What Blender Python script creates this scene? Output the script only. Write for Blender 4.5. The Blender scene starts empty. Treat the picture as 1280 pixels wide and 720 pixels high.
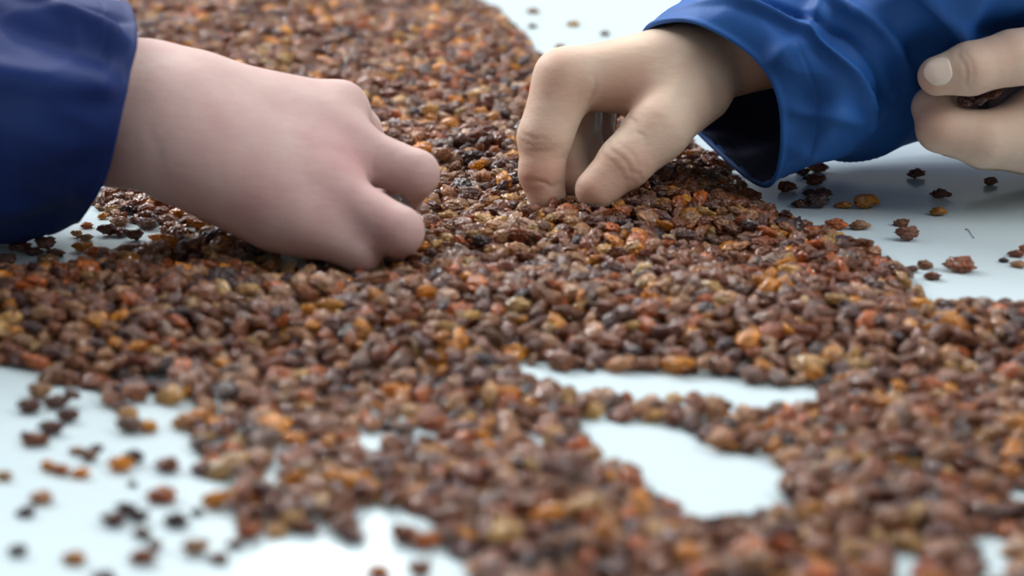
import bpy, bmesh, math, random
import numpy as np
from mathutils import Vector, Matrix, Euler, noise

random.seed(7)
rng = np.random.default_rng(7)
C = bpy.context.scene.collection
scene = bpy.context.scene

# ------------------------------------------------------------------ camera
F_PX = 2800.0
PITCH = math.atan(920.0 / F_PX)
CAM_H = 0.30
cam_d = bpy.data.cameras.new('camera')
cam = bpy.data.objects.new('camera', cam_d)
C.objects.link(cam)
cam.location = (0, 0, CAM_H)
cam.rotation_euler = (math.pi / 2 - PITCH, 0, 0)
cam_d.sensor_width = 36.0
cam_d.lens = 36.0 * F_PX / 1280.0
cam_d.clip_start = 0.02
cam_d.dof.use_dof = True
cam_d.dof.focus_distance = 1.072
cam_d.dof.aperture_fstop = 6.0
cam_d.dof.aperture_blades = 0
scene.camera = cam

# ------------------------------------------------------------------ world and lights
w = bpy.data.worlds.new('hall_light')
scene.world = w
w.use_nodes = True
bg = w.node_tree.nodes['Background']
bg.inputs['Color'].default_value = (0.90, 0.95, 1.0, 1)
bg.inputs['Strength'].default_value = 0.30


def area(name, loc, target, sx, sy, power, col):
    d = bpy.data.lights.new(name, 'AREA')
    d.shape = 'RECTANGLE'
    d.size, d.size_y, d.energy, d.color = sx, sy, power, col
    o = bpy.data.objects.new(name, d)
    C.objects.link(o)
    o.location = loc
    o.rotation_euler = (Vector(target) - Vector(loc)).to_track_quat('-Z', 'Y').to_euler()
    return o


area('ceiling_lamp', (0.15, 1.22, 1.60), (0.1, 1.1, 0), 2.5, 1.4, 16, (0.95, 0.98, 1.0))
for tx, ty in ((-0.75, 2.35), (0.55, 2.35), (-0.1, 2.95)):
    area('glint_strip', (tx, ty, 1.55), (0, 1.0, 0), 1.1, 0.05, 8.5, (1.0, 0.99, 0.96))  # unseen strip lights, added to put sharp glints on the raisins
area('side_light', (-2.0, 2.7, 1.75), (0.1, 1.0, 0), 1.5, 1.0, 95, (0.98, 0.99, 1.0))  # large window at the back left, the key
area('side_light', (2.3, 0.25, 1.9), (0.2, 1.05, 0), 1.6, 1.0, 40, (0.98, 0.99, 1.0))  # added soft fill from the front right, no actual window
area('window_lamp', (-0.26, 2.9, 1.16), (-0.06, 0.66, 0), 0.20, 0.11, 2.4, (1.0, 0.99, 0.97))

scene.view_settings.view_transform = 'Standard'
scene.view_settings.look = 'None'
scene.view_settings.gamma = 1.0
scene.view_settings.exposure = 0.0

# ------------------------------------------------------------------ pixel <-> world
cp, sp = math.cos(PITCH), math.sin(PITCH)


def P(px, py, Y):
    """the point seen at this pixel whose world y is Y"""
    a, b = (px - 640) / F_PX, (360 - py) / F_PX
    dy, dz = cp + b * sp, -sp + b * cp
    t = Y / dy
    return np.array([a * t, Y, CAM_H + dz * t])


def ground(px, py, z=0.0):
    a, b = (px - 640) / F_PX, (360 - py) / F_PX
    dy, dz = cp + b * sp, -sp + b * cp
    t = (z - CAM_H) / dz
    return a * t, dy * t


def project(x, y, z):
    zc = y * cp - (z - CAM_H) * sp
    up = y * sp + (z - CAM_H) * cp
    return 640 + F_PX * x / zc, 360 - F_PX * up / zc, zc


# ------------------------------------------------------------------ object helpers
def link_mesh(name, verts, faces, m=None, parent=None, smooth=True):
    me = bpy.data.meshes.new(name)
    me.from_pydata([tuple(v) for v in verts], [], [tuple(f) for f in faces])
    me.update()
    if smooth:
        me.polygons.foreach_set('use_smooth', np.ones(len(me.polygons), bool))
    o = bpy.data.objects.new(name, me)
    if m:
        me.materials.append(m)
    C.objects.link(o)
    if parent:
        o.parent = parent
        o.matrix_parent_inverse = parent.matrix_world.inverted()
    return o


def tag(o, label=None, cat=None, group=None, kind=None):
    for k, v in (('label', label), ('category', cat), ('group', group), ('kind', kind)):
        if v:
            o[k] = v


def nodes_of(name):
    m = bpy.data.materials.new(name)
    m.use_nodes = True
    nt = m.node_tree
    return m, nt, nt.nodes['Principled BSDF']


def ramp(nt, stops, interp='LINEAR'):
    r = nt.nodes.new('ShaderNodeValToRGB')
    r.color_ramp.interpolation = interp
    els = r.color_ramp.elements
    while len(els) > 1:
        els.remove(els[-1])
    els[0].position, els[0].color = stops[0][0], (*stops[0][1], 1)
    for p, c in stops[1:]:
        e = els.new(p)
        e.color = (*c, 1)
    return r


def srgb(r, g, b):
    f = lambda c: (c / 255 / 12.92) if c / 255 <= 0.04045 else ((c / 255 + 0.055) / 1.055) ** 2.4
    return (f(r), f(g), f(b))


# ------------------------------------------------------------------ materials
def mat_table():
    m, nt, b = nodes_of('white_belt')
    b.inputs['Base Color'].default_value = (0.575, 0.685, 0.715, 1)
    b.inputs['Roughness'].default_value = 0.16
    b.inputs['Specular IOR Level'].default_value = 0.24
    n = nt.nodes.new('ShaderNodeTexNoise'); n.inputs['Scale'].default_value = 9; n.inputs['Detail'].default_value = 4
    tc = nt.nodes.new('ShaderNodeTexCoord')
    nt.links.new(tc.outputs['Object'], n.inputs['Vector'])
    mr = nt.nodes.new('ShaderNodeMapRange')
    mr.inputs['To Min'].default_value = 0.12; mr.inputs['To Max'].default_value = 0.24
    nt.links.new(n.outputs['Fac'], mr.inputs['Value'])
    nt.links.new(mr.outputs['Result'], b.inputs['Roughness'])
    n2 = nt.nodes.new('ShaderNodeTexNoise'); n2.inputs['Scale'].default_value = 6; n2.inputs['Detail'].default_value = 2
    nt.links.new(tc.outputs['Object'], n2.inputs['Vector'])
    bp = nt.nodes.new('ShaderNodeBump'); bp.inputs['Strength'].default_value = 0.12; bp.inputs['Distance'].default_value = 0.002
    nt.links.new(n2.outputs['Fac'], bp.inputs['Height'])
    nt.links.new(bp.outputs['Normal'], b.inputs['Normal'])
    return m


def mat_raisin():
    m, nt, b = nodes_of('raisin_skin')
    at = nt.nodes.new('ShaderNodeAttribute'); at.attribute_type = 'INSTANCER'; at.attribute_name = 'tint'
    tc = nt.nodes.new('ShaderNodeTexCoord')
    n = nt.nodes.new('ShaderNodeTexNoise'); n.inputs['Scale'].default_value = 1.6; n.inputs['Detail'].default_value = 5
    nt.links.new(tc.outputs['Object'], n.inputs['Vector'])
    rp = ramp(nt, [(0.30, (0.45, 0.38, 0.35)), (0.50, (1.1, 1.05, 1.0)), (0.70, (1.95, 1.9, 1.8))])
    nt.links.new(n.outputs['Fac'], rp.inputs['Fac'])
    mx = nt.nodes.new('ShaderNodeMix'); mx.data_type = 'RGBA'; mx.blend_type = 'MULTIPLY'
    mx.inputs['Factor'].default_value = 1.0
    nt.links.new(at.outputs['Color'], mx.inputs['A'])
    nt.links.new(rp.outputs['Color'], mx.inputs['B'])
    # sugar bloom: pale dusty film in patches
    n3 = nt.nodes.new('ShaderNodeTexNoise'); n3.inputs['Scale'].default_value = 2.4; n3.inputs['Detail'].default_value = 6
    n3.inputs['Roughness'].default_value = 0.7
    mp = nt.nodes.new('ShaderNodeMapping'); mp.inputs['Location'].default_value = (3.1, 1.7, 8.2)
    nt.links.new(tc.outputs['Object'], mp.inputs['Vector']); nt.links.new(mp.outputs['Vector'], n3.inputs['Vector'])
    r3 = ramp(nt, [(0.50, (0, 0, 0)), (0.70, (0.45, 0.45, 0.45))])
    nt.links.new(n3.outputs['Fac'], r3.inputs['Fac'])
    mb = nt.nodes.new('ShaderNodeMix'); mb.data_type = 'RGBA'
    nt.links.new(r3.outputs['Color'], mb.inputs['Factor'])
    nt.links.new(mx.outputs['Result'], mb.inputs['A'])
    mb.inputs['B'].default_value = (0.66, 0.53, 0.42, 1)
    nt.links.new(mb.outputs['Result'], b.inputs['Base Color'])
    b.inputs['Roughness'].default_value = 0.24
    b.inputs['Specular IOR Level'].default_value = 0.6
    b.inputs['Coat Weight'].default_value = 1.0
    b.inputs['Coat Roughness'].default_value = 0.10
    b.inputs['Coat IOR'].default_value = 1.55
    v = nt.nodes.new('ShaderNodeTexNoise'); v.inputs['Scale'].default_value = 5.5; v.inputs['Detail'].default_value = 6
    v.inputs['Distortion'].default_value = 1.2
    nt.links.new(tc.outputs['Object'], v.inputs['Vector'])
    bp = nt.nodes.new('ShaderNodeBump'); bp.inputs['Strength'].default_value = 1.0; bp.inputs['Distance'].default_value = 0.0022
    nt.links.new(v.outputs['Fac'], bp.inputs['Height'])
    nt.links.new(bp.outputs['Normal'], b.inputs['Normal'])
    # thin flesh lets some light through
    tr = nt.nodes.new('ShaderNodeBsdfTranslucent')
    gm = nt.nodes.new('ShaderNodeGamma'); gm.inputs['Gamma'].default_value = 0.62
    nt.links.new(at.outputs['Color'], gm.inputs['Color'])
    nt.links.new(gm.outputs['Color'], tr.inputs['Color'])
    nt.links.new(bp.outputs['Normal'], tr.inputs['Normal'])
    sh = nt.nodes.new('ShaderNodeMixShader'); sh.inputs['Fac'].default_value = 0.42
    nt.links.new(b.outputs['BSDF'], sh.inputs[1]); nt.links.new(tr.outputs['BSDF'], sh.inputs[2])
    nt.links.new(sh.outputs['Shader'], nt.nodes['Material Output'].inputs['Surface'])
    return m


def mat_skin(name, base, pink, shade=(1, 1, 1)):
    m, nt, b = nodes_of(name)
    tc = nt.nodes.new('ShaderNodeTexCoord')
    n = nt.nodes.new('ShaderNodeTexNoise'); n.inputs['Scale'].default_value = 38; n.inputs['Detail'].default_value = 5
    nt.links.new(tc.outputs['Object'], n.inputs['Vector'])
    rp = ramp(nt, [(0.34, (0, 0, 0)), (0.70, (0.55, 0.55, 0.55))])
    nt.links.new(n.outputs['Fac'], rp.inputs['Fac'])
    at = nt.nodes.new('ShaderNodeAttribute'); at.attribute_name = 'flush'
    ad = nt.nodes.new('ShaderNodeMath'); ad.operation = 'ADD'; ad.use_clamp = True
    nt.links.new(rp.outputs['Color'], ad.inputs[0]); nt.links.new(at.outputs['Fac'], ad.inputs[1])
    mx = nt.nodes.new('ShaderNodeMix'); mx.data_type = 'RGBA'
    mx.inputs['A'].default_value = (*base, 1); mx.inputs['B'].default_value = (*pink, 1)
    nt.links.new(ad.outputs[0], mx.inputs['Factor'])
    nt.links.new(mx.outputs['Result'], b.inputs['Base Color'])
    b.inputs['Subsurface Weight'].default_value = 0.35
    b.inputs['Subsurface Radius'].default_value = (0.9, 0.35, 0.2)
    b.inputs['Subsurface Scale'].default_value = 0.006
    b.inputs['Roughness'].default_value = 0.56
    b.inputs['Specular IOR Level'].default_value = 0.26
    v = nt.nodes.new('ShaderNodeTexVoronoi'); v.inputs['Scale'].default_value = 750
    n2 = nt.nodes.new('ShaderNodeTexNoise'); n2.inputs['Scale'].default_value = 160; n2.inputs['Detail'].default_value = 6
    mpp = nt.nodes.new('ShaderNodeMapping'); mpp.inputs['Scale'].default_value = (1, 1, 2.2)
    nt.links.new(tc.outputs['Object'], mpp.inputs['Vector'])
    nt.links.new(mpp.outputs['Vector'], v.inputs['Vector']); nt.links.new(mpp.outputs['Vector'], n2.inputs['Vector'])
    a2 = nt.nodes.new('ShaderNodeMath'); a2.operation = 'MULTIPLY_ADD'
    nt.links.new(v.outputs['Distance'], a2.inputs[0]); a2.inputs[1].default_value = 0.14
    nt.links.new(n2.outputs['Fac'], a2.inputs[2])
    bp = nt.nodes.new('ShaderNodeBump'); bp.inputs['Strength'].default_value = 0.35; bp.inputs['Distance'].default_value = 0.0008
    nt.links.new(a2.outputs[0], bp.inputs['Height'])
    nt.links.new(bp.outputs['Normal'], b.inputs['Normal'])
    return m


def mat_cloth(name, col, col2, rough=0.62, sheen=0.25):
    m, nt, b = nodes_of(name)
    tc = nt.nodes.new('ShaderNodeTexCoord')
    n = nt.nodes.new('ShaderNodeTexNoise'); n.inputs['Scale'].default_value = 14; n.inputs['Detail'].default_value = 5
    nt.links.new(tc.outputs['Object'], n.inputs['Vector'])
    rp = ramp(nt, [(0.35, col2), (0.65, col)])
    nt.links.new(n.outputs['Fac'], rp.inputs['Fac'])
    nt.links.new(rp.outputs['Color'], b.inputs['Base Color'])
    b.inputs['Roughness'].default_value = rough
    b.inputs['Sheen Weight'].default_value = sheen
    b.inputs['Sheen Roughness'].default_value = 0.4
    b.inputs['Sheen Tint'].default_value = (*col, 1)
    b.inputs['Specular IOR Level'].default_value = 0.3
    wv = nt.nodes.new('ShaderNodeTexNoise'); wv.inputs['Scale'].default_value = 900
    nz = nt.nodes.new('ShaderNodeTexNoise'); nz.inputs['Scale'].default_value = 45; nz.inputs['Detail'].default_value = 3
    nt.links.new(tc.outputs['Object'], wv.inputs['Vector']); nt.links.new(tc.outputs['Object'], nz.inputs['Vector'])
    ml = nt.nodes.new('ShaderNodeMath'); ml.operation = 'MULTIPLY_ADD'; ml.inputs[1].default_value = 0.12
    nt.links.new(wv.outputs['Fac'], ml.inputs[0]); nt.links.new(nz.outputs['Fac'], ml.inputs[2])
    bp = nt.nodes.new('ShaderNodeBump'); bp.inputs['Strength'].default_value = 0.35; bp.inputs['Distance'].default_value = 0.002
    wr = nt.nodes.new('ShaderNodeTexNoise'); wr.noise_type = 'RIDGED_MULTIFRACTAL'; wr.inputs['Scale'].default_value = 11
    wr.inputs['Detail'].default_value = 2.5; wr.inputs['Distortion'].default_value = 0.6
    mw = nt.nodes.new('ShaderNodeMapping'); mw.inputs['Rotation'].default_value = (0, 0.5, 0); mw.inputs['Scale'].default_value = (1.5, 1, 0.7)
    nt.links.new(tc.outputs['Object'], mw.inputs['Vector']); nt.links.new(mw.outputs['Vector'], wr.inputs['Vector'])
    b2 = nt.nodes.new('ShaderNodeBump'); b2.inputs['Strength'].default_value = 0.55; b2.inputs['Distance'].default_value = 0.006
    nt.links.new(wr.outputs['Fac'], b2.inputs['Height']); nt.links.new(b2.outputs['Normal'], bp.inputs['Normal'])
    nt.links.new(ml.outputs[0], bp.inputs['Height']); nt.links.new(bp.outputs['Normal'], b.inputs['Normal'])
    return m


M_TABLE = mat_table()
M_RAISIN = mat_raisin()
M_SKIN_L = mat_skin('skin_left_worker', (0.60, 0.44, 0.40), (0.48, 0.27, 0.26))
M_SKIN_R = mat_skin('skin_right_worker', (0.67, 0.52, 0.40), (0.58, 0.34, 0.25))
M_BLUE = mat_cloth('royal_blue_workwear', (0.016, 0.105, 0.36), (0.010, 0.075, 0.28), 0.6, 0.10)
M_NAVY = mat_cloth('navy_workwear', (0.009, 0.033, 0.17), (0.006, 0.022, 0.12), 0.6, 0.08)
M_LINING = mat_cloth('dark_lining', (0.030, 0.038, 0.090), (0.014, 0.018, 0.045), 0.9, 0.05)
M_NAIL, _nt, _b = nodes_of('fingernail')
_b.inputs['Base Color'].default_value = (0.76, 0.60, 0.49, 1)
_b.inputs['Roughness'].default_value = 0.22
_b.inputs['Subsurface Weight'].default_value = 0.2
_b.inputs['Subsurface Scale'].default_value = 0.002
M_FIBRE, _nt, _b = nodes_of('dark_fibre')
_b.inputs['Base Color'].default_value = (0.03, 0.03, 0.035, 1)

# ------------------------------------------------------------------ sorting table
bm = bmesh.new()
bmesh.ops.create_cube(bm, size=1.0, matrix=Matrix.Translation((0, 1.55, -0.03)) @ Matrix.Diagonal((3.4, 3.5, 0.06, 1)))
bmesh.ops.bevel(bm, geom=bm.edges[:], offset=0.012, segments=3, affect='EDGES')
me = bpy.data.meshes.new('sorting_table'); bm.to_mesh(me); bm.free()
me.materials.append(M_TABLE)
table = bpy.data.objects.new('sorting_table', me); C.objects.link(table)
tag(table, 'glossy white sorting table carrying the raisins, under both workers\' hands', 'table')

# ------------------------------------------------------------------ raisin shapes
def raisin_mesh(seed):
    r = random.Random(seed)
    bm = bmesh.new()
    bmesh.ops.create_icosphere(bm, subdivisions=4, radius=1.0)
    off = Vector((r.uniform(-50, 50), r.uniform(-50, 50), r.uniform(-50, 50)))
    wx, wy = r.uniform(0.60, 0.82), r.uniform(0.36, 0.52)
    bend = r.uniform(-0.25, 0.25)
    taper = r.uniform(-0.28, 0.28)
    fx = r.uniform(0.9, 1.5)
    for v in bm.verts:
        p = v.co.copy()
        q = Vector((p.x * fx, p.y * 1.7, p.z * 1.7)) + off
        n1 = noise.noise(q)
        n2 = noise.noise(q * 1.9 + Vector((7, 3, 1)))
        n3 = noise.noise(q * 4.0)
        n4 = noise.noise(q * 3.3 + Vector((2, 9, 4)))
        crease = math.exp(-(n1 / 0.09) ** 2) * 0.30 + math.exp(-(n2 / 0.09) ** 2) * 0.20 + math.exp(-(n4 / 0.10) ** 2) * 0.09
        s = 1.06 - crease + 0.28 * n1 + 0.20 * n2 + 0.14 * n3
        d = p * s
        d.y *= wx * (1 + taper * p.x)
        d.z *= wy * (1 + taper * 0.6 * p.x)
        d.z += bend * (p.x * p.x - 0.4) * 0.6
        d.y += 0.12 * bend * math.sin(2.5 * p.x)
        v.co = d
    me = bpy.data.meshes.new('raisin')
    bm.to_mesh(me); bm.free()
    me.polygons.foreach_set('use_smooth', np.ones(len(me.polygons), bool))
    me.materials.append(M_RAISIN)
    # unit half length
    co = np.zeros(len(me.vertices) * 3); me.vertices.foreach_get('co', co); co = co.reshape(-1, 3)
    co -= (co.max(0) + co.min(0)) / 2
    co /= co[:, 0].max()
    me.vertices.foreach_set('co', co.ravel()); me.update()
    return me, np.abs(co).max(0)


SHAPES = [raisin_mesh(s) for s in range(1, 15)]

TINTS = {   # name: (colour, share)
    'brown': (srgb(162, 100, 60), 26), 'reddish brown': (srgb(158, 88, 50), 17), 'maroon': (srgb(114, 62, 48), 12),
    'dark purple': (srgb(84, 56, 58), 5), 'tan': (srgb(206, 152, 108), 18), 'amber': (srgb(242, 160, 30), 8),
    'orange': (srgb(212, 112, 36), 6), 'pale golden': (srgb(224, 176, 104), 6), 'mauve brown': (srgb(150, 112, 96), 8),
}
TNAMES = list(TINTS)
TCOL = np.array([TINTS[n][0] for n in TNAMES])
TP = np.array([TINTS[n][1] for n in TNAMES], float); TP /= TP.sum()

# ------------------------------------------------------------------ where the belt shows (pixels -> ground)
WHITE = [
    [(-300, 456), (0, 460), (48, 464), (72, 482), (100, 486), (132, 490), (146, 503), (236, 508), (250, 530), (246, 560),
     (248, 585), (285, 604), (296, 640), (306, 662), (350, 672), (400, 672), (560, 680), (600, 725), (560, 900), (-300, 900)],
    [(640, 452), (700, 462), (800, 464), (900, 474), (1030, 488), (1020, 512), (960, 520), (880, 506), (800, 506), (660, 492)],
    [(715, 524), (780, 526), (860, 540), (900, 560), (985, 576), (980, 640), (930, 660), (860, 655), (800, 620), (755, 575)],
    [(820, 120), (860, 180), (902, 207), (925, 236), (962, 268), (1000, 282), (1046, 306), (1096, 318), (1130, 350),
     (1160, 386), (1300, 392), (1500, 380), (1700, 200), (1700, -400), (560, -400), (520, -60), (575, -6), (618, 16), (655, 52), (690, 92), (740, 112)],
    [(-400, 200), (-100, 205), (132, 212), (150, 236), (120, 252), (140, 275), (196, 288), (238, 304), (180, 318), (128, 330), (60, 342), (-60, 344), (-400, 350)],
    [(262, 555), (285, 555), (288, 585), (262, 580)], [(325, 566), (362, 566), (362, 618), (330, 618)],
    [(385, 640), (418, 640), (418, 680), (385, 680)], [(448, 634), (490, 634), (560, 648), (560, 690), (440, 690)],
    [(1106, 690), (1150, 690), (1160, 740), (1106, 740)], [(1215, 668), (1270, 668), (1280, 720), (1225, 740)],
    [(1258, 614), (1300, 614), (1300, 640), (1258, 640)], [(668, 468), (690, 468), (690, 492), (668, 492)],
]


def in_poly(px, py, poly):
    inside = np.zeros(px.shape, bool)
    n = len(poly)
    for i in range(n):
        x1, y1 = poly[i]; x2, y2 = poly[(i + 1) % n]
        if y1 == y2:
            continue
        c = ((y1 > py) != (y2 > py)) & (px < (x2 - x1) * (py - y1) / (y2 - y1) + x1)
        inside ^= c
    return inside


G = 0.001                                   # height field cell
X0, X1, Y0, Y1 = -0.50, 0.52, 0.54, 1.92
nx, ny = int((X1 - X0) / G), int((Y1 - Y0) / G)
gx = X0 + (np.arange(nx) + 0.5) * G
gy = Y0 + (np.arange(ny) + 0.5) * G
GX, GY = np.meshgrid(gx, gy, indexing='ij')


def smooth_noise(cell, seed):
    r = np.random.default_rng(seed)
    cx, cy = int((X1 - X0) / cell) + 4, int((Y1 - Y0) / cell) + 4
    a = r.random((cx, cy))
    u, v = (GX - X0) / cell, (GY - Y0) / cell
    i, j = u.astype(int), v.astype(int)
    fu, fv = u - i, v - j
    fu, fv = fu * fu * (3 - 2 * fu), fv * fv * (3 - 2 * fv)
    return (a[i, j] * (1 - fu) * (1 - fv) + a[i + 1, j] * fu * (1 - fv) + a[i, j + 1] * (1 - fu) * fv + a[i + 1, j + 1] * fu * fv) * 2 - 1


PXg, PYg, _ = project(GX, GY, 0.0)
wob = smooth_noise(0.012, 1) * 6
wob2 = smooth_noise(0.012, 2) * 3
white = np.zeros(GX.shape, bool)
for poly in WHITE:
    white |= in_poly(PXg + wob, PYg + wob2, poly)
# far left of the heap behind the hand
far = (PYg < 225) & (PXg < 60 + (225 - PYg) * 0.1)
white |= far
# distance from the bare belt (chamfer by dilation), in cells
dist = np.full(GX.shape, 60.0)
cur = white.copy()
dist[cur] = 0
for k in range(1, 46):
    nb = cur.copy()
    nb[1:] |= cur[:-1]; nb[:-1] |= cur[1:]; nb[:, 1:] |= cur[:, :-1]; nb[:, :-1] |= cur[:, 1:]
    if k % 2:
        nb[1:, 1:] |= cur[:-1, :-1]; nb[:-1, :-1] |= cur[1:, 1:]; nb[1:, :-1] |= cur[:-1, 1:]; nb[:-1, 1:] |= cur[1:, :-1]
    dist[nb & ~cur] = k
    cur = nb
dm = dist * G
LIM = np.where(white, 0.0, 0.0022 + dm * 0.26)


def band(a, lo, hi, s):
    return 1 / (1 + np.exp(-(a - lo) / s)) * 1 / (1 + np.exp((a - hi) / s))


thick = 0.0068 + 0.0030 * smooth_noise(0.05, 3) + 0.0022 * smooth_noise(0.018, 4)
thick += 0.0045 * band(PYg, 375, 450, 10)                       # thicker bank across the middle
thick += 0.006 * band(PYg, 255, 300, 10) * band(PXg, 760, 1120, 30)
thick += 0.006 * band(PYg, 640, 760, 16) * band(PXg, 600, 1200, 40)
thick -= 0.003 * band(PYg, 470, 620, 20)
thick -= 0.0042 * band(PYg, 300, 385, 8) * band(PXg, 320, 545, 16)      # hollow worn by the left hand
LIM = np.minimum(LIM, thick)

Hf = np.zeros(GX.shape, np.float32)         # current top of the pile


def footprint(a, b, ang):
    r = int(math.ceil(a / G)) + 1
    o = np.arange(-r, r + 1) * G
    ox, oy = np.meshgrid(o, o, indexing='ij')
    ca, sa = math.cos(ang), math.sin(ang)
    u, v = (ox * ca + oy * sa) / a, (-ox * sa + oy * ca) / b
    q = 1 - (u * u + v * v)
    return r, q


def drop(x, y, a, b, c, ang, sink, limit=True):
    """lay an ellipsoid (half axes a, b, c) on the pile; returns its centre height or None"""
    r, q = footprint(a, b, ang)
    i, j = int((x - X0) / G), int((y - Y0) / G)
    if i - r < 0 or j - r < 0 or i + r + 1 > nx or j + r + 1 > ny:
        return None
    sub = Hf[i - r:i + r + 1, j - r:j + r + 1]
    inside = q > 0
    hs = c * np.sqrt(np.clip(q, 0, 1))
    need = (sub + hs)[inside]               # centre height at which each column touches
    z = np.sort(need)[int(sink * (len(need) - 1))]
    z = max(z, c * 0.92)
    if limit and z > LIM[i, j] + c * 0.55:
        return None
    top = (z + hs).astype(np.float32)
    sub[inside] = np.maximum(sub[inside], top[inside])
    # local slope for the tilt
    gxs = (sub[-1, r] - sub[0, r]) / (2 * r * G)
    gys = (sub[r, -1] - sub[r, 0]) / (2 * r * G)
    return z, gxs, gys


placed = []      # (x,y,z, rot, scale a, shape id, tint rgb, tint name, loose label or None)


def rot_from(ang, roll, tx, ty):
    n = Vector((-tx, -ty, 1)).normalized()
    q = Vector((0, 0, 1)).rotation_difference(n)
    return (q.to_matrix() @ Matrix.Rotation(ang, 3, 'Z') @ Matrix.Rotation(roll, 3, 'X')).to_euler()


def tint_var(name, r):
    c = np.array(TINTS[name][0]) * (0.78 + 0.44 * r.random())
    return c * (1 + (r.random(3) - 0.5) * 0.10)


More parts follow.
